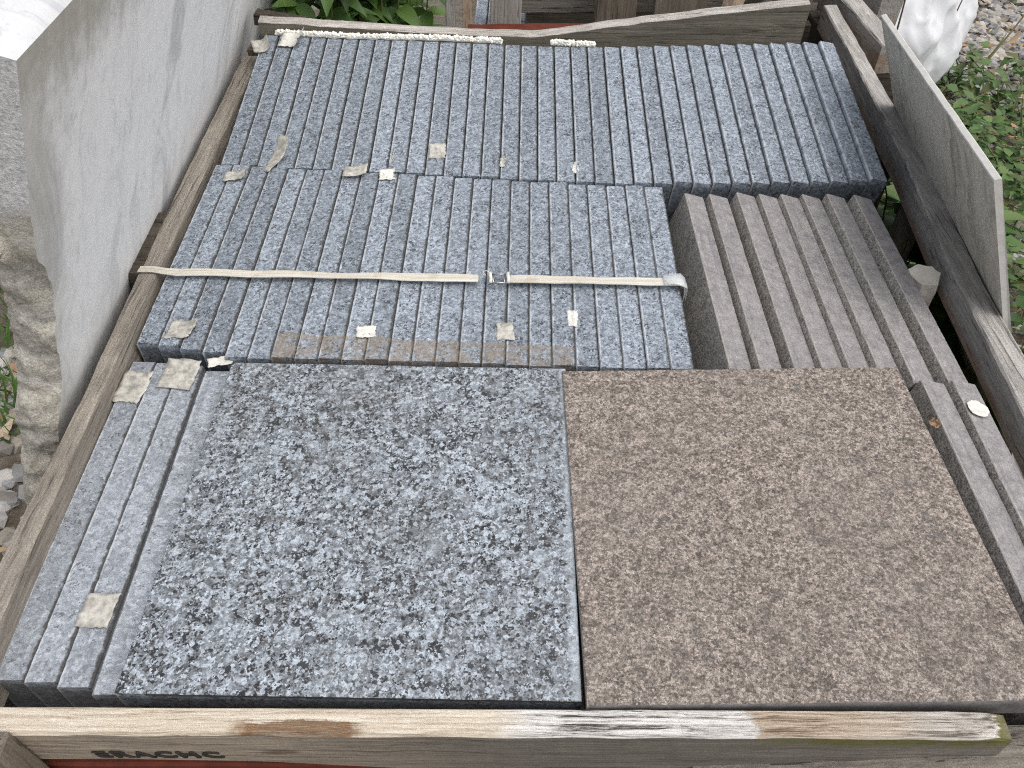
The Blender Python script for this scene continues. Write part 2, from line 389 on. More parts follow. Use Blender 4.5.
def quad_strip_loft(bm, rings, cap=True, mat=None):
    rs = [[bm.verts.new(p) for p in r] for r in rings]; n = len(rs[0])
    for a, b in zip(rs, rs[1:]):
        for i in range(n):
            f = bm.faces.new((a[i], a[(i + 1) % n], b[(i + 1) % n], b[i]))
            if mat: f.material_index = mat(i)
    if cap:
        bm.faces.new(rs[0][::-1]); bm.faces.new(rs[-1])
    bmesh.ops.recalc_face_normals(bm, faces=bm.faces[:])
    return rs
def beam(bm, a, b, w, h, up=(0, 0, 1), seg=14, rough=.0015, ch=.003, side=None):
    """a sawn timber from a to b, w wide and h high, with worn, uneven arrises"""
    a, b = V(a), V(b); d = (b - a).normalized(); u = V(up); s = d.cross(u).normalized(); u = s.cross(d).normalized()
    k = random.random() * 50; rings = []
    for i in range(seg + 1):
        p = a.lerp(b, i / seg); r = []
        j = lambda q: mnoise.noise(V((i * .9 + k, q * 3.7, k))) * rough
        c = ch * (.5 + .8 * abs(mnoise.noise(V((i * .7, k, 2)))))
        W, H = w / 2, h / 2
        for q, (x, z) in enumerate(((-W + c, -H), (W - c, -H), (W, -H + c), (W, H - c), (W - c, H), (-W + c, H), (-W, H - c), (-W, -H + c))):
            r.append(p + s * (x + j(q)) + u * (z + j(q + 9)))
        rings.append(r)
    quad_strip_loft(bm, rings)
def tube(bm, pts, r, n=6):
    pts = [V(p) for p in pts]; rings = []
    for i, p in enumerate(pts):
        d = (pts[min(i + 1, len(pts) - 1)] - pts[max(i - 1, 0)]).normalized()
        s = d.cross(V((.13, .21, .97))).normalized(); u = s.cross(d)
        rr = r(i / (len(pts) - 1)) if callable(r) else r
        rings.append([p + s * math.cos(2 * math.pi * k / n) * rr + u * math.sin(2 * math.pi * k / n) * rr for k in range(n)])
    quad_strip_loft(bm, rings)
def interp(x, xs, ys):
    if x <= xs[0]: return ys[0]
    for i in range(len(xs) - 1):
        if x <= xs[i + 1]: return ys[i] + (ys[i + 1] - ys[i]) * (x - xs[i]) / (xs[i + 1] - xs[i])
    return ys[-1]

# ------------------------------------------------------------------ upright slabs
def slab_mesh(name, t, L, H, mats, two_tone=False, chip=1., base=.0011):
    """local origin at the top front left corner; x thickness, y length, z down"""
    bm = bmesh.new(); n = 100; rings = []; k = random.random() * 99
    def c(i, s):
        q = abs(mnoise.noise(V((i * .23, s * 9.1, k)))) * .0010 + abs(mnoise.noise(V((i * 1.7, s * 4.1, k)))) * .0009 + base
        if mnoise.noise(V((i * .5, s * 5.3, k + 7))) > .50: q += .0016 * random.random()
        return q * chip
    for i in range(n + 1):
        y = L * i / n
        a, b = c(i, 0), c(i, 1)
        if i in (0, n): a += .001; b += .001
        h = mnoise.noise(V((i * .09, k, 3))) * .0004
        rings.append([(0, y, -H), (0, y, -a), (a * .8, y, h), (t - b * .8, y, h), (t, y, -b), (t, y, -H)])
    fm = (lambda i: 1 if i in (0, 4) else 0) if two_tone else None
    quad_strip_loft(bm, rings, True, fm)
    me = bpy.data.meshes.new(name); bm.to_mesh(me); bm.free()
    for m in mats: me.materials.append(m)
    return me
def pose(o, pf, pb, lean, roll_jit=0):
    pf, pb = V(pf), V(pb); y = (pb - pf).normalized(); x = y.cross(V((0, 0, 1))).normalized()
    z = x.cross(y)
    c, s = math.cos(lean), math.sin(lean)
    X = x * c - z * s; Zv = x * s + z * c
    m = Matrix((X, y, Zv)).transposed().to_4x4(); m.translation = pf + V((0, 0, Z0)); o.matrix_world = m
ORD = ['', 'first', 'second', 'third', 'fourth', 'fifth', 'sixth', 'seventh', 'eighth', 'ninth', 'tenth', 'eleventh', 'twelfth', 'thirteenth', 'fourteenth',
       'fifteenth', 'sixteenth', 'seventeenth', 'eighteenth', 'nineteenth', 'twentieth']
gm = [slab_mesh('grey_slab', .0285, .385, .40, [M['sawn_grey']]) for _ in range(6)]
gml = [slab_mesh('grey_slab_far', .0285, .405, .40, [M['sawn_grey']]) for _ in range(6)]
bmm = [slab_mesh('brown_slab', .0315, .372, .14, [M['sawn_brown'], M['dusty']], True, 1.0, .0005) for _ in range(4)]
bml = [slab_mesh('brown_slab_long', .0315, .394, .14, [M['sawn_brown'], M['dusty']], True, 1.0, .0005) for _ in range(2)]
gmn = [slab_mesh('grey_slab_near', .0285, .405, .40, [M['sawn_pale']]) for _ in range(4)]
rj = lambda a: random.uniform(-a, a)

# middle row, 24 grey slabs under the strap
proto = None
MIDEX = {1: 'grey granite slab against the left rail in the strapped middle row',
         16: 'grey granite slab directly under the strap buckle in the middle row',
         24: 'rightmost grey granite slab of the strapped row, beside the leaning brown slabs'}
for i in range(24):
    o = bpy.data.objects.new('granite_tile', gm[i % 6]); col.objects.link(o)
    x = -.5353 + .02893 * i; y = interp(x, [-.535, -.5025, -.405, -.3185, .158], [.452, .447, .428, .427, .4115]) + rj(.0012)
    xb = -.5345 + .02925 * i
    z = -.012 + rj(.0013)
    pose(o, (x, y, z), (xb, y + .378, z + .015), R(rj(.25) + .2))
    yf = interp(x, [-.526, -.402, -.251, -.079, .0636, .236], [.8515, .840, .827, .813, .800, .797]) - .0035 + rj(.0012)
    o.scale.y = (yf - y) / .385
    n = i + 1
    lab = MIDEX.get(n) or (f'{ORD[n]} grey granite slab from the left rail in the strapped middle row' if n <= 13 else
                           f'{ORD[25 - n]} grey granite slab from the brown slabs in the strapped middle row')
    tag(o, lab, 'stone slab', 'grey slabs standing in the middle row')

# far row, 35 grey slabs that start to lean on the right
for i in range(35):
    o = bpy.data.objects.new('granite_tile', gml[i % 6]); col.objects.link(o)
    k = max(0, i - 17)
    x = -.5262 + .0295 * i + .0007 * max(0, i - 20)
    xb = -.5376 + .0306 * i
    y = interp(x, [-.526, -.402, -.251, -.079, .0636, .236, .5189], [.8515, .840, .827, .813, .800, .797, .795]) + rj(.0012)
    yb = interp(xb, [-.5376, -.37, -.204, -.05, .097, .27, .40, .533], [1.250, 1.236, 1.2315, 1.217, 1.203, 1.203, 1.206, 1.214])
    lean = R(min(9.5, .62 * k) + rj(.3))
    z = .004 + .0006 * k + rj(.0012) + (rj(.0012) if k else 0)
    zb = .040 + .0011 * k
    d = V((xb - x, yb - y, zb - z)); d = d.normalized() * .405
    pose(o, (x, y + (yb - y - d.y) * .5, z), (x + d.x, y + d.y + (yb - y - d.y) * .5, z + d.z), lean)
    n = i + 1
    if n == 1: lab = 'grey granite slab at the left end of the far row, under a curled scrap'
    elif n == 35: lab = 'grey granite slab at the right end of the far row, against the right rail'
    elif n <= 18: lab = f'{ORD[n]} grey granite slab from the left rail in the far row'
    else: lab = f'{ORD[36 - n]} grey granite slab from the right rail in the far row'
    tag(o, lab, 'stone slab', 'grey slabs standing in the far row')

# near left, 4 grey slabs beside the polished one
NL = ['grey granite slab in the near corner, against the left rail and front board', 'second grey granite slab from the left rail in the near row',
      'third near grey granite slab from the left, with a square paper scrap near its front', 'near grey granite slab half tucked against the flat grey granite slab']
for i, (xf, xb) in enumerate(((-.5300, -.5372), (-.4998, -.5070), (-.4692, -.4765), (-.4386, -.4455))):
    o = bpy.data.objects.new('granite_tile', gmn[i]); col.objects.link(o)
    y = (.027, .025, .021, .017)[i]
    dz = -.0055 if i == 3 else 0
    pose(o, (xf, y, -.027 + dz + rj(.0008)), (xb, y + .40, -.0250 + dz), R(1.2 + rj(.3))); o.scale.x = (1.05, 1.06, 1.06, 1.40)[i]
    tag(o, NL[i], 'stone slab', 'grey slabs standing at the near left')

# eight brown slabs leaning right
BX = [.200, .2376, .2790, .3128, .3462, .3800, .4170, .4590]; BL = [15.5, 15.8, 16, 16, 16.1, 16.2, 16.4, 17]
BLAB = ['brown granite slab with its whole left face showing, beside the strapped row'] + \
       [f'{ORD[k]} leaning brown granite slab right of the strapped row' for k in range(2, 8)] + ['rightmost leaning brown granite slab, beside the pale stone wedge']
for i in range(8):
    o = bpy.data.objects.new('brown_granite_tile', bmm[i % 4] if i < 6 else bml[i - 6]); col.objects.link(o)
    y = .409 + rj(.002) - (.022 if i >= 6 else 0)
    pose(o, (BX[i], y, -.008 + rj(.001)), (BX[i] - .001, y + .37, .001 + rj(.002)), R(BL[i]))
    tag(o, BLAB[i], 'stone slab', 'brown slabs leaning in the middle')
for (xf, xb, yf, yb, le, lab) in ((.4141, .4195, .012, .384, 13, 'near brown granite slab standing close along the flat brown slab'),
                                  (.4462, .4570, .012, .384, 14, 'near brown granite slab with a white label, by the right rail')):
    o = bpy.data.objects.new('brown_granite_tile', bmm[int(xf * 1e4) % 4]); col.objects.link(o)
    pose(o, (xf, yf, -.001), (xb, yb, .001), R(le)); tag(o, lab, 'stone slab', 'brown slabs standing at the near right')

# ------------------------------------------------------------------ the two flat slabs
def flat_slab(name, mats, loc, rot, label):
    bm = bmesh.new(); s, th = .4, .028; n = 50; k = random.random() * 9
    def edge(t_, q): return .0006 + abs(mnoise.noise(V((t_ * 40, q, k)))) * .0016
    per = []
    for q, (a, b) in enumerate((((0, 0), (s, 0)), ((s, 0), (s, s)), ((s, s), (0, s)), ((0, s), (0, 0)))):
        for i in range(n):
            t_ = i / n; per.append((a[0] + (b[0] - a[0]) * t_, a[1] + (b[1] - a[1]) * t_, edge(t_, q)))
    def inset(p, e): return (min(max(p[0], e), s - e), min(max(p[1], e), s - e))
    top = [bm.verts.new((*inset(p, p[2]), 0)) for p in per]
    mid = [bm.verts.new((p[0], p[1], -p[2])) for p in per]
    bot = [bm.verts.new((p[0], p[1], -th)) for p in per]
    N = len(per)
    bm.faces.new(top); bm.faces.new(bot[::-1])
    for i in range(N):
        j = (i + 1) % N
        bm.faces.new((mid[i], mid[j], top[j], top[i]))
        f = bm.faces.new((bot[i], bot[j], mid[j], mid[i])); f.material_index = 1
    bmesh.ops.recalc_face_normals(bm, faces=bm.faces[:])
    me = bpy.data.meshes.new(name); bm.to_mesh(me); bm.free()
    for m in mats: me.materials.append(m)
    o = bpy.data.objects.new(name, me); col.objects.link(o); o.location = V(loc) + V((0, 0, Z0)); o.rotation_euler = rot
    return tag(o, label, 'stone slab', 'flat display slabs on top')
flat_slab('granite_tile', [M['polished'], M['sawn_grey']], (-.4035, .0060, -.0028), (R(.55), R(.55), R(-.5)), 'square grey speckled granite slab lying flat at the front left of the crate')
flat_slab('brown_granite_tile', [M['brown'], M['sawn_brown']], (-.0002, -.0040, .0008), (R(-.12), R(-.85), R(.62)), 'square brown mottled granite slab lying flat at the front right of the crate')

# ------------------------------------------------------------------ crate
crate = empty('wooden_crate', (0, .6, -.5), 'weathered wooden crate packed with upright granite slabs, stencilled on its front board', 'crate')
# front board
bm = bmesh.new(); rings = []
for i in range(61):
    x = -.66 + (.3545 + .66) * i / 60
    n1 = lambda q: mnoise.noise(V((x * 23, q, 1.3))) * .0012 + mnoise.noise(V((x * 90, q, 4.3))) * .0005
    e = max(0, (x - .29) / .065); zt = -.002 - .004 * e ** 2.2; yo = .004 * e ** 2
    zb = interp(x, [-.66, -.40, -.28, -.1, .16, .30, .3545], [-.062, -.060, -.064, -.088, -.084, -.066, -.05]); yb = -.0065
    if x > .352: zt -= .003
    rings.append([(x, yb, zb), (x, yb, zt - .001), (x, yb - .001 + n1(0), zt + n1(1)), (x, -.0145, zt + n1(8) * .7), (x, -.0265 - yo * 0 + n1(2), zt - .001 + n1(3)), (x, -.0285 + n1(4), zt - .004), (x, -.0285 + n1(5), (zt + zb) / 2), (x, -.0285, zb)])
quad_strip_loft(bm, rings)
fb = link('front_board', bm, M['wood_front'], crate)
# stencilled letters, worn
cu = bpy.data.curves.new('stencil', 'FONT'); cu.body = 'ERACHC'; cu.size = .0205; cu.shear = -.25; cu.space_character = 1.22; cu.offset = .0004
tmp = bpy.data.objects.new('stencil_tmp', cu); col.objects.link(tmp)
dg = bpy.context.evaluated_depsgraph_get(); me = bpy.data.meshes.new_from_object(tmp.evaluated_get(dg)); bpy.data.objects.remove(tmp)
bm = bmesh.new(); bm.from_mesh(me)
xs = [v.co.x for v in bm.verts]; w = max(xs) - min(xs)
for v in bm.verts:
    x = -.424 + (v.co.x - min(xs)) * .112 / w; v.co = V((x, -.0300, -.0525 + v.co.y * .86))
bmesh.ops.subdivide_edges(bm, edges=bm.edges[:], cuts=2)
ext = bmesh.ops.extrude_face_region(bm, geom=bm.faces[:]); bmesh.ops.translate(bm, verts=[g for g in ext['geom'] if isinstance(g, bmesh.types.BMVert)], vec=(0, .0012, 0))
def ink_mat():
    t = NT('worn_stencil_ink'); p = world_pos(t); n1 = t.noise(t.scale(p, (40, 300, 260)), 1, 4, .7)
    m = t.fin((.028, .024, .02), .9)
    x = t.xyz(p); th = t.map(x[0], -.43, -.375, .10, -.20)
    a = t.map(t.math('SUBTRACT', t.math('SUBTRACT', n1, th), t.map(x[2], Z0 - .047, Z0 - .039, 0, .12)), .34, .42, 0, .92)
    t.l(a, t.b.inputs['Alpha']); return m
st = link('stencil_lettering', bm, ink_mat(), fb); st['label'] = 'worn black stencilled letters'
# back board with waney top edge, bleached split upper edge
TX = [-.57, -.392, -.241, -.089, -.02, .025, .06, .09, .175, .322, .492]; TZ = [.061, .051, .042, .0365, .0365, .040, .046, .052, .062, .081, .100]
bm = bmesh.new(); rings = []
for i in range(81):
    x = -.549 + 1.039 * i / 80; zt = interp(x, TX, TZ) + mnoise.noise(V((x * 18, 0, 0))) * .0022 + mnoise.noise(V((x * 70, 3, 0))) * .0010
    y0 = 1.268
    rings.append([(x, y0, -.05), (x, y0 + mnoise.noise(V((x * 8, 2, 1))) * .001, zt - .012), (x, y0, zt - .0015), (x, y0 + .003, zt), (x, y0 + .024, zt + .002), (x, y0 + .024, -.05)])
quad_strip_loft(bm, rings, True, lambda i: 1 if i in (2, 3) else 0)
link('back_board', bm, [M['wood_back'], M['wood_back_top']], crate)
# side rails
def rail(name, stations, mat):
    bm = bmesh.new(); rings = []; ys = [s[0] for s in stations]; k = random.random() * 9
    n = 70
    for i in range(n + 1):
        y = ys[0] + (ys[-1] - ys[0]) * i / n
        xi, xo, zt, zb = [interp(y, ys, [s[q] for s in stations]) for q in (1, 2, 3, 4)]
        nz = lambda q: mnoise.noise(V((y * 21, q, k))) * .0014 + mnoise.noise(V((y * 75, q, k))) * .0007
        sg = 1 if xo > xi else -1
        rings.append([(xi, y, zb), (xi + nz(0), y, zt - .0025), (xi + sg * .002 + nz(1), y, zt + nz(2)), ((xi + xo) / 2, y, zt + nz(8)), (xo - sg * .002 + nz(3), y, zt + nz(4)), (xo + nz(5), y, zt - .0025), (xo, y, zb)])
    quad_strip_loft(bm, rings); return link(name, bm, mat, crate)
rail('side_rail', [(-.02, -.523, -.556, .004, -.055), (.07, -.5275, -.5545, .003, -.055), (.352, -.539, -.558, .002, -.055), (.55, -.5435, -.567, .002, -.055), (.78, -.546, -.5755, .002, -.055), (1.245, -.5525, -.585, .004, -.055)], M['wood_left'])
rail('side_rail', [(-.03, .500, .545, .0, -.045), (.33, .518, .560, .0, -.045), (.41, .5245, .563, .0, -.045), (.50, .531, .566, .0, -.045), (.589, .5365, .572, .0, -.045), (.885, .572, .604, .0, -.05), (1.247, .5965, .627, .0, -.05), (1.53, .613, .643, .0, -.05)], M['wood_right'])
# end cleat at the back left, outer cleat on the left rail, posts, battens, base
bm = bmesh.new(); beam(bm, (-.565, 1.315, .050), (-.47, 1.310, .038), .03, .022); link('corner_cleat', bm, M['wood_dark'], crate)
bm = bmesh.new(); beam(bm, (-.5725, .572, -.008), (-.580, .715, -.008), .017, .024); link('side_cleat', bm, M['wood_dark'], crate)
for (x, y, zt) in ((-.572, 1.30, -.0), (.618, 1.40, -.053), (.525, .03, -.048), (.597, 1.0, -.053), (.588, .83, -.05)):
    bm = bmesh.new(); beam(bm, (x, y, -.47), (x, y, zt), .028, .04, (0, 1, 0)); link('post', bm, M['wood_z'], crate)
bm = bmesh.new(); beam(bm, (-.54, .60, -.455), (.54, .60, -.455), 1.30, .018, (0, 0, 1)); link('base', bm, M['wood_dark'], crate)
for y in (.05, .65, 1.22):
    bm = bmesh.new(); beam(bm, (-.56, y, -.482), (.58, y, -.482), .07, .036); link('skid', bm, M['wood_dark'], crate)
for y in (.10, .33):
    bm = bmesh.new(); beam(bm, (-.395, y, -.056), (.36, y, -.056), .05, .034); link('batten', bm, M['wood_dark'], crate)
for y in (.47, .72):
    bm = bmesh.new(); beam(bm, (.158, y, -.172), (.53, y, -.172), .04, .034); link('batten', bm, M['wood_dark'], crate)
for x in (.20, .48):
    bm = bmesh.new(); beam(bm, (x, .595, -.445), (x, .595, -.1915), .035, .32, (0, 1, 0)); link('batten_post', bm, M['wood_dark'], crate)
bm = bmesh.new(); beam(bm, (.33, .20, -.17), (.52, .20, -.17), .24, .025); link('batten', bm, M['wood_dark'], crate)
for x in (-.36, .30):
    bm = bmesh.new(); beam(bm, (x, .21, -.445), (x, .21, -.0745), .035, .30, (0, 1, 0)); link('batten_post', bm, M['wood_dark'], crate)
for z in (-.13, -.33):
    bm = bmesh.new(); beam(bm, (-.582, 0, z), (-.595, 1.3, z), .02, .06); link('lower_side_board', bm, M['wood_left'], crate)
    bm = bmesh.new(); beam(bm, (-.56, 1.285, z - .03), (.56, 1.285, z - .03), .02, .07); link('lower_back_board', bm, M['wood_dark'], crate)
bm = bmesh.new(); beam(bm, (.575, .0, -.36), (.635, 1.4, -.36), .02, .07); link('lower_side_board', bm, M['wood_left'], crate)
# brace across the near left corner, lower front plank, red beam below
bm = bmesh.new(); beam(bm, (-.505, -.0405, -.47), (-.505, -.0405, .004), .064, .0215, (0, 1, 0)); link('brace', bm, M['wood_z'], crate)
bm = bmesh.new(); beam(bm, (.10, -.030, -.096), (.52, -.016, -.048), .036, .05); link('lower_front_board', bm, M['wood_x'], crate)
bm = bmesh.new(); beam(bm, (-.60, -.014, -.125), (.50, -.014, -.125), .02, .075); link('red_beam', bm, M['red'], crate)

# ------------------------------------------------------------------ strap with buckle
strap = empty('packing_strap', (-.09, .57, .0), 'pale woven packing strap with a wire buckle, tied across the middle row of slabs', 'strap')
def ribbon(bm, pts, w, th=.0009, seed=0):
    rings = []
    for i, (p, ww, tw) in enumerate(pts):
        p = V(p); d = (V(pts[min(i + 1, len(pts) - 1)][0]) - V(pts[max(0, i - 1)][0])).normalized()
        s = V((0, 1, 0)); s = (s - d * s.dot(d)).normalized(); u = d.cross(s)
        s2 = s * math.cos(tw) + u * math.sin(tw); u2 = d.cross(s2)
        q = ww / 2
        rings.append([p - s2 * q, p - s2 * q * .3 + u2 * .0004, p + s2 * q * .3 - u2 * .0002, p + s2 * q, p + s2 * q - u2 * th * -1, p + s2 * q * .3 + u2 * th, p - s2 * q * .3 + u2 * (th + .0006), p - s2 * q + u2 * th])
    quad_strip_loft(bm, rings)
L = [((-.5735, .580, -.03), .0125, 0), ((-.5715, .580, -.004), .0125, 0), ((-.567, .580, .0042), .0125, 0), ((-.547, .579, .0046), .012, 0), ((-.532, .5785, .002), .012, .05)]
for i in range(26):
    x = -.515 + .405 * i / 25; wob = math.sin(i * .8) * .0006
    L.append(((x, .578 - .0095 * i / 25 + wob, .0005 + .0012 * abs(math.sin(i * .5))), .0145 - .002 * math.sin(i * .33) ** 2 + .002 * (i > 21), .10 * math.sin(i * .37)))
bm = bmesh.new(); ribbon(bm, L, 0); link('band', bm, M['strap'], strap)
Rr = []
for i in range(20):
    x = -.067 + .226 * i / 19; Rr.append(((x, .5675 - .005 * i / 19, .0012 + .0008 * abs(math.sin(i * .6))), .0150, .06 * math.sin(i * .5)))
Rr += [((.1645, .5622, .0008), .0135, 0), ((.1665, .5622, -.012), .013, 0), ((.1665, .562, -.06), .013, 0)]
bm = bmesh.new(); ribbon(bm, Rr, 0); link('band', bm, M['strap'], strap)
bm = bmesh.new()
for sx in (-.0110, .0110):
    tube(bm, [(-.082 + sx, .556, .004), (-.082 + sx, .575, .004)], .0014)
for y in (.5565, .5745):
    tube(bm, [(-.093, y, .004), (-.071, y, .004)], .0013)
tube(bm, [(-.0895, .5565, .0045), (-.0895, .5745, .0045)], .0011); tube(bm, [(-.0745, .5565, .0045), (-.0745, .5745, .0045)], .0011)
link('buckle', bm, M['steel'], strap, smooth=True)
for x in (-.0935, -.0700):
    bm = bmesh.new(); tube(bm, [(x, .5555, .0045), (x + .0008, .560, .0072), (x, .566, .0076), (x - .0006, .572, .007), (x, .5762, .0045)], .0024, 8); link('strap_knot', bm, M['paper_white'], strap, smooth=True)
bm = bmesh.new(); tube(bm, [(-.094, .574, .005), (-.099, .579, .007), (-.104, .577, .006), (-.100, .572, .004)], .0007); link('loose_thread', bm, M['strap'], strap)
bm = bmesh.new(); ribbon(bm, [((.138, .5628, .0042), .018, .1), ((.150, .563, .0062), .022, -.1), ((.160, .5625, .0062), .024, .1), ((.1675, .5622, .0012), .024, 0), ((.1685, .562, -.02), .022, 0)], 0); link('tape_wrap', bm, M['film'], strap, smooth=True)

# ------------------------------------------------------------------ paper scraps, labels
def scrap(x, y, z, w, h, rot, curl, axis, mat, label, tilt=(0, 0), lift=0., th=.0005, nm='paper_scrap', cat='paper scrap', group='paper scraps stuck on the slabs', ragged=.0034):
    w *= 1.12; h *= 1.12
    bm = bmesh.new(); n = 9; g = []; k = random.random() * 99
    for i in range(n + 1):
        r = []
        for j in range(n + 1):
            u, v = (i / n - .5), (j / n - .5)
            jx = mnoise.noise(V((i, j, k))) * ragged; jy = mnoise.noise(V((i, j, k + 5))) * ragged
            px, py = u * w + jx, v * h + jy
            q = (u if axis == 0 else v) + .5
            pz = curl * max(0, q - .35) ** 2 * 2.2 + abs(mnoise.noise(V((u * 3, v * 3, k)))) * .0012 + .0006 + lift * max(0, .5 - q)
            if curl > .012:   # bend right over, the end comes back
                a = max(0, q - .3) * curl * 120; rr = (.5 * (w if axis == 0 else h)) / max(.3, curl * 84)
                s_ = rr * math.sin(a); pz = rr * (1 - math.cos(a)) + .0008
                if axis == 0: px = (min(q, .3) - .5) * w + s_ + jx
                else: py = (min(q, .3) - .5) * h + s_ + jy
            pz += px * tilt[0] + py * (tilt[1] + (.088 if y > .86 else .035)) + abs(mnoise.noise(V((i * .55, j * .55, k + 9)))) * .0024
            r.append((px, py, pz))
        g.append(r)
    c, s = math.cos(rot), math.sin(rot)
    tv = [[bm.verts.new((x + c * p[0] - s * p[1], y + s * p[0] + c * p[1], z + p[2] + th)) for p in r] for r in g]
    bv = [[bm.verts.new((x + c * p[0] - s * p[1], y + s * p[0] + c * p[1], z + p[2])) for p in r] for r in g]
    for i in range(n):
        for j in range(n):
            bm.faces.new((tv[i][j], tv[i + 1][j], tv[i + 1][j + 1], tv[i][j + 1])); bm.faces.new((bv[i][j], bv[i][j + 1], bv[i + 1][j + 1], bv[i + 1][j]))
    for i in range(n):
        for (a, b) in (((i, 0), (i + 1, 0)), ((n, i), (n, i + 1)), ((i + 1, n), (i, n)), ((0, i + 1), (0, i))):
            bm.faces.new((tv[b[0]][b[1]], tv[a[0]][a[1]], bv[a[0]][a[1]], bv[b[0]][b[1]]))
    o = link(nm, bm, mat, smooth=True); return tag(o, label, cat, group)
P, W = M['paper'], M['paper_white']
scrap(-.484, .4745, -.011, .030, .028, -.12, .006, 0, P, 'small rounded tan paper scrap near the left end of the strapped row', (-.02, 0))
scrap(-.249, .4715, -.010, .022, .017, .1, .001, 1, W, 'thin whitish paper trace on the brown tape stain left of centre')
scrap(-.0733, .4745, -.0105, .019, .026, .05, .002, 1, P, 'square tan paper scrap below the strap buckle, on the brown stain')
scrap(.0135, .4990, -.0095, .012, .026, .0, .001, 1, W, 'narrow pale paper scrap right of the strap buckle')
scrap(-.493, .812, .0050, .030, .022, .1, .008, 0, P, 'tan paper scrap curling up at the far left of the strapped row')
scrap(-.309, .823, .0075, .034, .024, .0, .007, 0, P, 'brownish paper scrap lying across the joint of the two rows, left of centre')
scrap(-.2595, .8165, .0050, .020, .021, .1, .003, 1, W, 'small pale scrap just right of the brownish scrap at the row joint')
scrap(-.434, .866, .0100, .022, .075, -.55, .016, 1, P, 'long twisted paper strip standing up at the joint of the rows on the left', (.3, .12))
scrap(-.1855, .882, .0075, .024, .028, .05, .005, 1, P, 'square tan paper scrap on the far row near its middle')
scrap(-.2565, .870, .006, .008, .026, .0, .006, 0, W, 'thin pale paper sliver on edge in the far row, left of the square scrap', (.3, 0))
scrap(-.0795, .856, .006, .009, .022, .0, .006, 0, W, 'thin white paper sliver in the far row, just right of the square scrap', (.3, 0))
scrap(.0335, .842, .005, .008, .026, .1, .003, 0, W, 'rightmost white paper sliver at the near end of the far row')
scrap(-.4705, 1.222, .0415, .052, .036, -.15, .014, 0, W, 'white paper label curling up at the far left, at the end of the foam line', (-.1, .15))
scrap(-.5265, 1.206, .0385, .040, .036, .35, .015, 0, P, 'round curled tan label over the far end of the left rail', (-.1, .05))
scrap(-.5205, .386, -.0242, .030, .042, -.10, .003, 1, P, 'large tan paper scrap on the near left slabs beside the left rail', (0, 0))
scrap(-.4705, .407, -.0235, .038, .040, -.1, .004, 1, P, 'largest square tan paper scrap, on the near left slabs by the row joint')
scrap(-.4255, .428, -.0225, .026, .010, .25, .004, 1, W, 'small torn white scrap at the far left corner of the flat grey slab')
scrap(-.4570, .0945, -.0263, .029, .031, -.05, .003, 0, P, 'beige paper scrap on a near left slab, closest to the front board')
# white sticker
bm = bmesh.new(); c0 = V((.4690, .338, .0008)); rr = []
for i in range(28):
    a = 2 * math.pi * i / 28; q = 1 + .16 * mnoise.noise(V((math.cos(a) * 2.2, math.sin(a) * 2.2, 3))) + .05 * mnoise.noise(V((i * 1.7, 0, 0))); rr.append(c0 + V((math.cos(a) * .0125 * q, math.sin(a) * .0125 * q, -math.cos(a) * .0019)))
quad_strip_loft(bm, [rr, [p + V((.00005, 0, .0003)) for p in rr]]); tag(link('sticker', bm, W), 'white oval sticker on the near brown slab by the right rail', 'sticker')
# dead leaf
scrap(.4035, .306, .0085, .006, .010, .5, .004, 0, M['dead'], 'small orange dead leaf caught at the right edge of the flat brown slab', (.2, 0), nm='dead_leaf', cat='leaf', group=None)
# foam lines
def foam(name, x0, x1, fy, fz, n, label):
    bm = bmesh.new()
    for i in range(n):
        t_ = random.random(); x = x0 + (x1 - x0) * t_
        m = Matrix.Translation((x, fy(x) + rj(.0035), fz(x) + rj(.003))) @ Matrix.Rotation(random.random() * 6, 4, 'X') @ Matrix.Rotation(random.random() * 6, 4, 'Z') @ Matrix.Diagonal((random.uniform(.8, 1.5), 1, random.uniform(.7, 1.2), 1))
        bmesh.ops.create_icosphere(bm, subdivisions=1, radius=random.uniform(.0013, .0031), matrix=m)
    # the bead they cling to
    tube(bm, [(x0 + (x1 - x0) * i / 30, fy(x0 + (x1 - x0) * i / 30), fz(x0 + (x1 - x0) * i / 30) - .002 + .001 * math.sin(i * 2.3)) for i in range(31)], lambda q: .0042 + .0008 * math.sin(q * 77))
    tag(link(name, bm, M['foam']), label, 'foam strip', 'lines of foam along the back board')
fy = lambda x: interp(x, [-.54, -.37, -.204, -.05, .1], [1.256, 1.2400, 1.2350, 1.2205, 1.2065])
foam('foam_strip', -.515, -.086, fy, lambda x: .0462, 1250, 'long crumbly cream foam line behind the left part of the far row')
foam('foam_strip', .006, .088, fy, lambda x: .0477, 260, 'short crumbly cream foam line behind the middle of the far row')

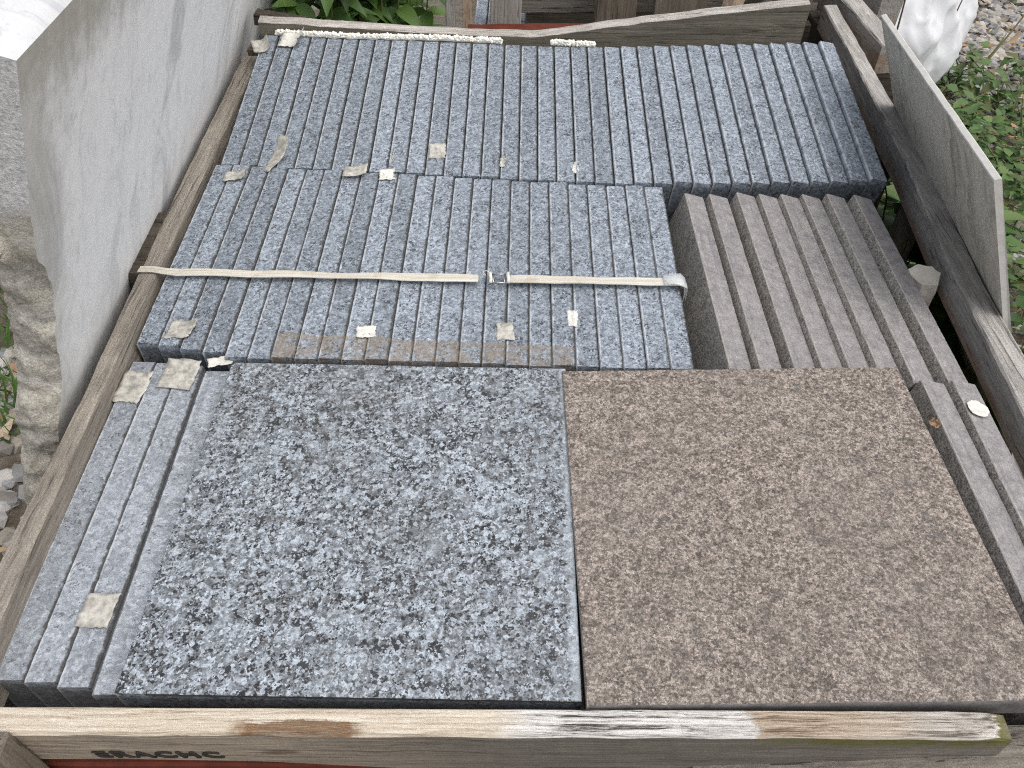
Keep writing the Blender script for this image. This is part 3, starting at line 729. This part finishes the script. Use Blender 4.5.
# ------------------------------------------------------------------ marble block leaning on the left rail
phi = R(20); d = V((-.0286, .9996, 0)).normalized(); h = d.cross(V((0, 0, 1))); u = V((0, 0, math.cos(phi))) + h * math.sin(phi); n_ = u.cross(d)
if n_.x > 0: n_ = -n_
A = V((-.5541, .2753, .002)) + n_ * .016
U0, U1, TH, LEN = -.528, .447, .044, 1.90
mb = empty('marble_block', A + d * .8 + u * U0 + n_ * .03, 'thick pale marble slab with a rough broken end, leaning over the left rail', 'stone block')
def P3(dd, uu, nn): return A + d * dd + u * uu + n_ * nn
def near_d(uu, nn):
    base = interp(uu, [-.6, -.2, -.01, .044, .11, .183, .225, .245, .30, .447], [.040, .040, .047, .054, .050, .042, .030, .014, .006, .0])
    rough = 1 if uu < .20 + .09 * min(1, max(0, nn / .04)) else .06
    p = V((nn * 34, uu * 36, .5))
    r = mnoise.fractal(p, .8, 2.1, 7) * .0085 * rough - .008 * rough * math.sin(min(1, max(0, nn / TH)) * math.pi)
    return base + r
def edge_u(dd): return U1 + mnoise.noise(V((dd * 7, 1, 1))) * .003 - .0
bm = bmesh.new(); NU, NN, ND = 150, 26, 46
# near rough end
gv = []
for i in range(NU + 1):
    r = []
    for j in range(NN + 1):
        uu = U0 + (U1 - .004 - U0) * i / NU; nn = TH * j / NN
        r.append(bm.verts.new(P3(near_d(uu, nn), uu, nn)))
    gv.append(r)
for i in range(NU):
    for j in range(NN): bm.faces.new((gv[i][j], gv[i][j + 1], gv[i + 1][j + 1], gv[i + 1][j]))
rough_obj_edge = [(v[0].co.copy()) for v in gv]
left_edge = [(v[-1].co.copy()) for v in gv]; top_edge = [v.co.copy() for v in gv[-1]]
bmesh.ops.recalc_face_normals(bm, faces=bm.faces[:])
link('broken_end', bm, M['marble_rough'], mb, smooth=True)
# sawn faces
bm = bmesh.new()
def sheet(rows, mi=0):
    vs = [[bm.verts.new(p) for p in r] for r in rows]
    for a, b in zip(vs, vs[1:]):
        for i in range(len(a) - 1):
            f = bm.faces.new((a[i], a[i + 1], b[i + 1], b[i])); f.material_index = mi
sheet([[P0 + (P3(LEN, U0 + (U1 - .004 - U0) * i / NU, 0) - P0) * (k / ND) for k in range(ND + 1)] for i, P0 in enumerate(rough_obj_edge)])
sheet([[P0 + (P3(LEN, U0 + (U1 - .004 - U0) * i / NU, TH) - P0) * (k / 8) for k in range(9)] for i, P0 in enumerate(left_edge)])
sheet([[P3(LEN, U0 + (U1 - .004 - U0) * i / 8, TH * j / 4) for j in range(5)] for i in range(9)])
bmesh.ops.remove_doubles(bm, verts=bm.verts[:], dist=1e-5)
bmesh.ops.recalc_face_normals(bm, faces=bm.faces[:])
NEARY = -.8; TOPZ = (P3(0, U1, 0) - (A + d * .8 + u * U0 + n_ * .03)).z
M['marble_face'] = marble('sawn_marble', (.87, .87, .865), (.66, .665, .67), (.33, .305, .24), 1., .4)
link('sawn_face', bm, M['marble_face'], mb)
bm = bmesh.new(); rows = []
for j in range(13):
    nn = TH * j / 12; r = []
    for k in range(61):
        dd = near_d(U1 - .004, nn) * (1 - k / 60) + LEN * k / 60
        b = mnoise.noise(V((dd * 12, nn * 40, 4))) * .0035
        if j in (0, 12): r.append(P3(dd, U1 - .004, nn))
        else:
            e = min(1, j / 2.5, (12 - j) / 2.5, k / 2); r.append(P3(dd, U1 - .004 + .006 * e + b * e, nn))
    rows.append(r)
sheet(rows); bmesh.ops.recalc_face_normals(bm, faces=bm.faces[:])
link('top_face', bm, M['marble_top'], mb, smooth=True)

# ------------------------------------------------------------------ stone plate leaning on the right rail
A2 = V((.5631, .5002, .0005)); d2 = V((.0854, .9963, 0)); u2 = V((-.4368, .0374, .8988)); n2 = V((.8955, -.0767, .4384))
A2 = A2 + n2 * .0025
bm = bmesh.new(); tp = .0085; U = -.54; rings = []
def top_u(q): return .214 - .044 * q
N = 40
F = lambda q, uu, w_: A2 + d2 * q + u2 * uu + n2 * w_
for i in range(N + 1):
    q = i / N; dd = -.002 + .570 * q; tu = top_u(q) + mnoise.noise(V((q * 15, 1, 2))) * .0012
    rings.append([F(dd + .004 * (1 if i == 0 else 0), U, 0), F(dd, tu - .001, 0), F(dd, tu, .001), F(dd, tu, tp - .001), F(dd, tu - .001, tp), F(dd, U, tp)])
quad_strip_loft(bm, rings, True, lambda i: 1 if i in (1, 2, 3) else 0)
for f in bm.faces:
    if len(f.verts) == 6: f.material_index = 1
tag(link('stone_plate', bm, [M['plate'], M['plate_edge']]), 'thin pale stone plate with a white sawn edge, leaning on the right rail among weeds', 'stone plate')

# ------------------------------------------------------------------ pale stone wedge
bm = bmesh.new()
top = [(.484, .612, -.013), (.503, .622, -.011), (.524, .618, -.012), (.5325, .604, -.014), (.5225, .586, -.016), (.500, .584, -.014)]
ctr = V((.508, .608, -.06)); rows = []
for (s_, z_) in ((-.06, 0), (.0, -.003), (.02, -.02), (.02, -.045), (.0, -.075), (-.03, -.11), (-.06, -.15)):
    rows.append([V((ctr.x + (p[0] - ctr.x) * (1 + s_), ctr.y + (p[1] - ctr.y) * (1 + s_), p[2] + z_)) + V((rj(.0012), rj(.0012), rj(.0012))) for p in top])
quad_strip_loft(bm, rows)
bmesh.ops.subdivide_edges(bm, edges=bm.edges[:], cuts=3, use_grid_fill=True)
for v in bm.verts: v.co += V((mnoise.noise(v.co * 90), mnoise.noise(v.co * 90 + V((9, 0, 0))), mnoise.noise(v.co * 90 + V((0, 9, 0))))) * .0015
tag(link('stone_wedge', bm, M['wedge']), 'pale beige stone offcut wedged between the last brown slab and the right rail', 'stone offcut')

# ------------------------------------------------------------------ second crate behind
sc_ = empty('slatted_crate', (.25, 1.75, -.5), 'old dark slatted crate standing behind the back board, with a red lower rail', 'crate')
def slat(name, x0, x1, y, z0, z1, mat, th=.02, lean=0., sh=0.):
    bm = bmesh.new(); xm = (x0 + x1) / 2
    beam(bm, (xm, y, z0), (xm + sh, y + lean, z1), abs(x1 - x0), th, (0, 1, 0), 10, .002); return link(name, bm, mat, sc_)
slat('slat', -.128, -.062, 1.47, -.48, .16, M['wood_grey'], .022, .02, .02)
slat('slat', .105, .150, 1.50, -.48, .16, M['wood_z'], .022, .0, .01)
slat('slat', .152, .205, 1.515, -.48, .16, M['wood_z'], .022, .0, -.004)
slat('slat', .232, .345, 1.50, -.48, .16, M['wood_z'], .022, .01, .01)
slat('slat', .465, .575, 1.52, -.48, .16, M['wood_z'], .022, .01, .01)
bm = bmesh.new(); beam(bm, (-.10, 1.60, .0), (.62, 1.60, .01), .03, .09); link('rail', bm, M['wood_x'], sc_)
bm = bmesh.new(); beam(bm, (-.10, 1.60, -.125), (.62, 1.60, -.115), .03, .10); link('rail', bm, M['wood_dark'], sc_)
bm = bmesh.new(); beam(bm, (-.16, 1.44, -.044), (.20, 1.435, -.036), .045, .05); link('red_rail', bm, M['red'], sc_)
bm = bmesh.new(); beam(bm, (-.10, 1.95, -.2), (.66, 1.95, -.2), .03, .9); link('back_panel', bm, M['wood_dark'], sc_)
bm = bmesh.new(); beam(bm, (-.10, 1.78, -.46), (.66, 1.78, -.46), .36, .03); link('base', bm, M['wood_dark'], sc_)
bm = bmesh.new(); beam(bm, (.375, 1.44, -.03), (.415, 1.46, .10), .030, .03); o = link('wood_offcut', bm, M['wood_pale']); tag(o, 'short bare pale wood end standing behind the right part of the back board', 'wood piece')
bm = bmesh.new(); beam(bm, (-.215, 1.47, -.5), (-.195, 1.50, .14), .020, .02, (0, 1, 0)); tag(link('wood_batten', bm, M['wood_grey']), 'narrow silver grey batten standing behind the back board, right of the shrub', 'wood piece')
bm = bmesh.new(); beam(bm, (-.180, 1.47, -.5), (-.158, 1.50, .14), .020, .02, (0, 1, 0)); tag(link('wood_batten', bm, M['wood_pale']), 'narrow tan batten standing behind the back board, beside dark tiles', 'wood piece')
bm = bmesh.new(); beam(bm, (-.17, 1.62, .045), (-.06, 1.56, .03), .022, .022); tag(link('wood_batten', bm, M['wood_z']), 'short weathered stick lying askew over the dark tiles behind the back board', 'wood piece')
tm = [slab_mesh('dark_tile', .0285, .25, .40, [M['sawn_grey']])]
for i in range(4):
    o = bpy.data.objects.new('granite_tile', tm[0]); col.objects.link(o); x = -.155 + .030 * i
    pose(o, (x, 1.50, -.075 + .002 * (i % 2)), (x + .004, 1.75, -.065), R(-1.5))
    tag(o, f'{ORD[i + 1]} from the left of four dark granite slabs behind the back board', 'stone slab', 'dark slabs behind the back board')

# timber blocks behind the right rail
for (a, b, w_, h_, mt, lab) in (((.685, 1.70, -.035), (.715, 1.36, -.045), .045, .06, M['wood_right'], 'weathered timber block with pale cut end, outside the far right corner of the crate'),
                              ((.765, 1.82, -.02), (.775, 1.56, -.03), .05, .07, M['wood_right'], 'grey timber block lying behind the pale ended one by the white sack'),
                              ((.690, 1.95, -.02), (.715, 1.73, -.03), .045, .06, M['wood_left'], 'brown timber block at the far right corner, nearest the slatted crate')):
    bm = bmesh.new(); beam(bm, a, b, w_, h_, (0, 0, 1), 12, .002)
    tag(link('timber_block', bm, mt), lab, 'timber', 'timber blocks outside the far right corner')
bm = bmesh.new(); beam(bm, (.735, 1.42, -.29), (.735, 1.95, -.29), .16, .40, (0, 0, 1), 12, .004)
tag(link('timber_stack', bm, M['wood_dark']), 'dark timber baulk under the loose timber blocks outside the far right corner', 'timber')

# ------------------------------------------------------------------ white sack
bm = bmesh.new(); bmesh.ops.create_icosphere(bm, subdivisions=6, radius=1)
for v in bm.verts:
    p = v.co.copy(); s_ = .80 + .2 * min(1, (1 - abs(p.z)) * 2.5)
    q = V((p.x * .30 * s_, p.y * .27 * s_, (p.z if p.z > -.5 else -.5 + (p.z + .5) * .3) * .27))
    rd = lambda a, b: (1 - abs(mnoise.noise(V((p.x * a, p.y * a, p.z * b)) + V((0, 4, a)))) * 2)
    f = mnoise.fractal(p * 1.6 + V((3, 1, 2)), 1, 2, 2) * .03 + rd(1.8, 1.0) * .016 + max(0, rd(3.5, 1.5)) ** 3 * .012 + max(0, rd(7, 2.5)) ** 4 * .006
    v.co = q + p.normalized() * f
zmin = min(v.co.z for v in bm.verts)
bmesh.ops.translate(bm, verts=bm.verts[:], vec=(.99, 2.24, -.5 - zmin - .005))
tag(link('sack', bm, M['sack'], smooth=True), 'white woven plastic sack standing on the ground behind the stone plate', 'sack')

# ------------------------------------------------------------------ ground, gravel, litter
bm = bmesh.new(); n = 90
def gz(x, y): return -.5 + (mnoise.noise(V((x * 2.1, y * 2.1, 0))) * .012 if abs(x) < 6 and abs(y - 1) < 6 else 0) - .004
bmesh.ops.create_grid(bm, x_segments=n, y_segments=n, size=1)
for v in bm.verts:
    x, y = v.co.x, v.co.y; v.co.x = 4 * x + 46 * x ** 5; v.co.y = 4 * y + 46 * y ** 5 + 1; v.co.z = gz(v.co.x, v.co.y)
tag(link('ground', bm, M['soil'], origin=(0, 0, -.5)), kind='structure')
def stones(name, spots, label):
    bm = bmesh.new()
    base = bmesh.new(); bmesh.ops.create_icosphere(base, subdivisions=1, radius=1); bv = [v.co.copy() for v in base.verts]; bf = [[v.index for v in f.verts] for f in base.faces]; base.free()
    for (x, y, s_) in spots:
        e = Euler((rj(3), rj(3), rj(3))).to_matrix(); k = random.random() * 90; sx, sy, sz = s_ * random.uniform(.8, 1.5), s_, s_ * random.uniform(.5, .85)
        vs = []
        for c in bv:
            q = e @ (c * (1 + .35 * mnoise.noise(c * 1.3 + V((k, 0, 0))))); vs.append(bm.verts.new((x + q.x * sx, y + q.y * sy, gz(x, y) + s_ * .3 + q.z * sz)))
        for f in bf: bm.faces.new([vs[i] for i in f])
    tag(link(name, bm, M['gravel']), label, 'gravel', kind='stuff')
sp = []
for _ in range(5200):
    x, y = random.uniform(.95, 2.6), random.uniform(1.9, 3.6)
    if mnoise.noise(V((x * 1.7, y * 1.7, 6))) + (y - 2.3) * .7 < -.15: continue
    sp.append((x, y, random.uniform(.009, .021)))
for _ in range(700): sp.append((random.uniform(.8, 1.9), random.uniform(.6, 2.1), random.uniform(.007, .016)))
for _ in range(1500): sp.append((random.uniform(-1.6, -.66), random.uniform(.0, .95), random.uniform(.010, .024)))
stones('gravel', sp, 'loose grey and buff gravel lying around the crate')

def leaf(bm, p, dirv, nrm, L_, W_, fold=.25, droop=.25, seg=5, mi=0, lobes=0):
    p, dirv, nrm = V(p), V(dirv).normalized(), V(nrm); s = dirv.cross(nrm).normalized(); nr = s.cross(dirv).normalized()
    cs, ls, rs = [], [], []
    for i in range(seg + 1):
        t_ = i / seg; w = W_ * math.sin(math.pi * min(1, t_ ** .75 * .97 + .03)) * .5
        if lobes: w *= 1 + .16 * math.cos(i * math.pi)
        c = p + dirv * (L_ * t_) - nr * (droop * L_ * t_ * t_)
        cs.append(bm.verts.new(c)); ls.append(bm.verts.new(c + s * w + nr * w * fold)); rs.append(bm.verts.new(c - s * w + nr * w * fold))
    for i in range(seg):
        for q in ((cs[i], cs[i + 1], ls[i + 1], ls[i]), (cs[i], rs[i], rs[i + 1], cs[i + 1])):
            f = bm.faces.new(q); f.material_index = mi; f.smooth = True
def rdir(up): 
    a = random.random() * 6.283; return V((math.cos(a), math.sin(a), up))

# leaf litter and straw
bm = bmesh.new()
for _ in range(800):
    x, y = (random.uniform(.85, 2.5), random.uniform(.8, 3.5))
    leaf(bm, (x, y, gz(x, y) + random.uniform(.012, .04)), rdir(rj(.3)), V((rj(.5), rj(.5), 1)), random.uniform(.02, .06), random.uniform(.012, .03), rj(.6), rj(.5), 3)
for _ in range(160):
    x, y = (random.uniform(-1.4, -.7), random.uniform(.1, .9))
    leaf(bm, (x, y, gz(x, y) + random.uniform(.012, .03)), rdir(rj(.3)), V((rj(.5), rj(.5), 1)), random.uniform(.02, .05), random.uniform(.01, .025), rj(.6), rj(.5), 3)
tag(link('leaf_litter', bm, M['litter']), 'brown dead leaves scattered over the gravel', 'leaf litter', kind='stuff')
bm = bmesh.new()
for _ in range(750):
    x, y = random.uniform(.9, 2.4), random.uniform(.9, 3.4); a = random.random() * 6.28; l = random.uniform(.03, .12); z = gz(x, y) + random.uniform(.015, .04)
    leaf(bm, (x, y, z), (math.cos(a), math.sin(a), rj(.2)), (0, 0, 1), l, .005, .1, rj(.2), 2)
tag(link('straw', bm, M['straw']), 'dry straw and grass stalks strewn over the gravel', 'straw', kind='stuff')

# ------------------------------------------------------------------ weeds on the right
def weed(x, y, h, nst, label, lsize=.039, dens=1.5, group='leafy weeds along the right side'):
    r = empty('weed_plant', (x, y, -.5), label, 'plant', group)
    fo, stb = bmesh.new(), bmesh.new()
    for s_ in range(nst):
        a = random.random() * 6.283; rad = random.uniform(.06, .24); p0 = V((x + rj(.04), y + rj(.04), gz(x, y)))
        hh = h * random.uniform(.45, 1); tip = p0 + V((math.cos(a) * rad, math.sin(a) * rad, hh)); pts = []
        for i in range(7):
            t_ = i / 6; p = p0.lerp(tip, t_); p.z = p0.z + hh * math.sin(t_ * 1.5) ; p += V((rj(.008), rj(.008), 0)); pts.append(p)
        tube(stb, pts, lambda q: .0026 * (1 - .6 * q), 4)
        for i in range(1, 7):
            for _ in range(max(1, int(round(2.2 * dens)))):
                dv = rdir(random.uniform(-.1, .5)); L_ = lsize * random.uniform(.55, 1.15)
                q = pts[i] + dv * .018
                leaf(fo, q, dv, V((rj(.4), rj(.4), 1)), L_, L_ * random.uniform(.55, .8), random.uniform(.05, .35), random.uniform(0, .5), 6, 0, 1)
    link('stems', stb, M['stem_green'], r); link('foliage', fo, M['leaf'], r)
    return r
WP = [(.97, 1.12, .20, 9, 'broad leaved weed nearest the near end of the stone plate'), (1.13, 1.33, .16, 8, 'weed growing at the right margin, beyond the near end of the plate'),
      (1.05, 1.50, .20, 9, 'bushy weed half way along the stone plate'), (1.26, 1.62, .15, 7, 'low weed at the right margin among straw'),
      (1.16, 1.76, .17, 9, 'tall leafy weed behind the far half of the plate'), (1.42, 1.93, .14, 7, 'spreading weed at the edge of the gravel on the right'),
      (1.20, 2.02, .12, 7, 'low weed in front of the white sack'), (1.33, 2.22, .15, 7, 'weed right of the white sack'),
      (.95, 1.62, .20, 7, 'weed between the right rail and the stone plate'), (1.62, 2.12, .12, 5, 'small weed on the gravel near the right margin'),
      (1.85, 2.95, .16, 6, 'yellow green weed on the far gravel at the top right')]
for (x, y, h_, ns, lab) in WP: weed(x, y, h_, ns, lab)
weed(.74, 1.06, .34, 9, 'green weed showing through the gap under the right rail', .075)
weed(.655, .86, .42, 8, 'leafy weed rising inside the gap under the right rail, by a post', .07)
weed(.70, .80, .30, 7, 'dark weed low in the gap beside the stone wedge', .075)
# grass at left
bm = bmesh.new()
for _ in range(1400):
    x, y = random.uniform(-1.5, -.72), random.uniform(.68, 1.5)
    leaf(bm, (x, y, gz(x, y)), V((rj(.6), rj(.6), 1)), rdir(0), random.uniform(.04, .11), .006, .2, .4, 3)
tag(link('grass', bm, M['grass']), 'short green grass beside the marble slab', 'grass', kind='stuff')
# ground cover between the weeds
bm = bmesh.new()
for _ in range(2600):
    x, y = random.uniform(.68, 1.75), random.uniform(.7, 2.25)
    if mnoise.noise(V((x * 3, y * 3, 2))) < -.08 + max(0, x - 1.2) * .5: continue
    L_ = random.uniform(.018, .045); dv = rdir(random.uniform(-.1, .4)); leaf(bm, (x, y, gz(x, y) + random.uniform(.01, .06)), dv, V((rj(.5), rj(.5), 1)), L_, L_ * random.uniform(.5, .8), .2, .3, 4)
for _ in range(420):
    x, y = random.uniform(.72, 1.9), random.uniform(.7, 2.4); a = random.random() * 6.28
    leaf(bm, (x, y, gz(x, y) + .01), (math.cos(a), math.sin(a), random.uniform(.3, 1.6)), rdir(.3), random.uniform(.06, .17), random.uniform(.003, .006), .2, random.uniform(.2, .9), 5)
tag(link('ground_cover', bm, M['leaf']), 'low creeping green ground cover among the weeds', 'ground cover', kind='stuff')
# tall dry stems
for (a, b, lab, m_) in (((1.33, 2.12, -.5), (1.62, 2.30, -.10), 'dry brown stalk leaning over the gravel right of the sack', 'stem'), ((1.02, 1.95, -.5), (1.10, 2.02, -.16), 'thin dark stalk crossing the left of the white sack', 'stem_dark'),
                     ((1.12, 2.02, -.5), (1.22, 2.08, -.17), 'thin dark stalk crossing the right of the white sack', 'stem_dark'), ((.82, 1.60, -.5), (.88, 1.72, .03), 'reddish bramble cane rising by the timber blocks', 'stem_dark')):
    bm = bmesh.new(); a, b = V(a), V(b)
    tube(bm, [a.lerp(b, i / 8) + V((math.sin(i * .5) * .012, 0, math.sin(i / 8 * 3.14) * .02)) for i in range(9)], lambda q: .004 * (1 - .6 * q), 5)
    tag(link('dry_stalk', bm, M[m_]), lab, 'stalk', 'dry stalks on the right')

# shrub behind the back board
sh = empty('leafy_shrub', (-.42, 1.85, -.5), 'dense bright green leafy shrub behind the left part of the back board', 'shrub')
fo, stb = bmesh.new(), bmesh.new()
for s_ in range(44):
    p0 = V((-.40 + rj(.13), 1.80 + rj(.22), -.5)); tip = p0 + V((rj(.10), rj(.16) - .05, random.uniform(.42, .72))); pts = [p0.lerp(tip, i / 7) + V((rj(.01), rj(.01), 0)) for i in range(8)]
    tube(stb, pts, lambda q: .004 * (1 - .6 * q), 4)
    for i in range(3, 8):
        for q in range(4):
            a = q * 1.57 + i * .8 + rj(.3); dv = V((math.cos(a), math.sin(a), .15 + rj(.35))); L_ = random.uniform(.045, .085)
            leaf(fo, pts[i], dv, V((rj(.3), rj(.3) - .3, 1)), L_, L_ * random.uniform(.36, .5), .3, random.uniform(.2, .6), 6)
link('stems', stb, M['stem_green'], sh); link('foliage', fo, M['leaf_dark'], sh)

# ------------------------------------------------------------------ light: bright overcast
w = bpy.data.worlds.new('World'); scene.world = w; w.use_nodes = True
nt = w.node_tree; bg = nt.nodes['Background']; sky = nt.nodes.new('ShaderNodeTexSky'); sky.sky_type = 'NISHITA'; sky.sun_disc = False
EL, AZ = R(62), R(118)
sky.sun_elevation = EL; sky.sun_rotation = AZ; sky.air_density = 1.0; sky.dust_density = 6.0; sky.ozone_density = 1.0
hs = nt.nodes.new('ShaderNodeHueSaturation'); hs.inputs['Saturation'].default_value = .45      # cloud cover greys the sky
nt.links.new(sky.outputs[0], hs.inputs['Color']); nt.links.new(hs.outputs[0], bg.inputs[0]); bg.inputs[1].default_value = .15
sd = bpy.data.lights.new('sun', 'SUN'); sd.energy = 1.15; sd.angle = R(110); sd.color = (1, .97, .93)
so = bpy.data.objects.new('sun', sd); col.objects.link(so)
# sky rotation is clockwise from +Y
dirn = V((math.sin(AZ) * math.cos(EL), math.cos(AZ) * math.cos(EL), math.sin(EL)))
so.rotation_euler = dirn.to_track_quat('Z', 'Y').to_euler()

scene.view_settings.view_transform = 'Standard'; scene.view_settings.look = 'None'; scene.view_settings.exposure = .1; scene.view_settings.gamma = 1
scene.render.engine = 'CYCLES'
scene.cycles.use_denoising = False; scene.cycles.use_adaptive_sampling = False
scene.cycles.max_bounces = 5; scene.cycles.diffuse_bounces = 4; scene.cycles.glossy_bounces = 2; scene.cycles.transparent_max_bounces = 6
scene.cycles.caustics_reflective = False; scene.cycles.caustics_refractive = False
scene.render.filter_size = 1.15; scene.cycles.filter_width = 1.15
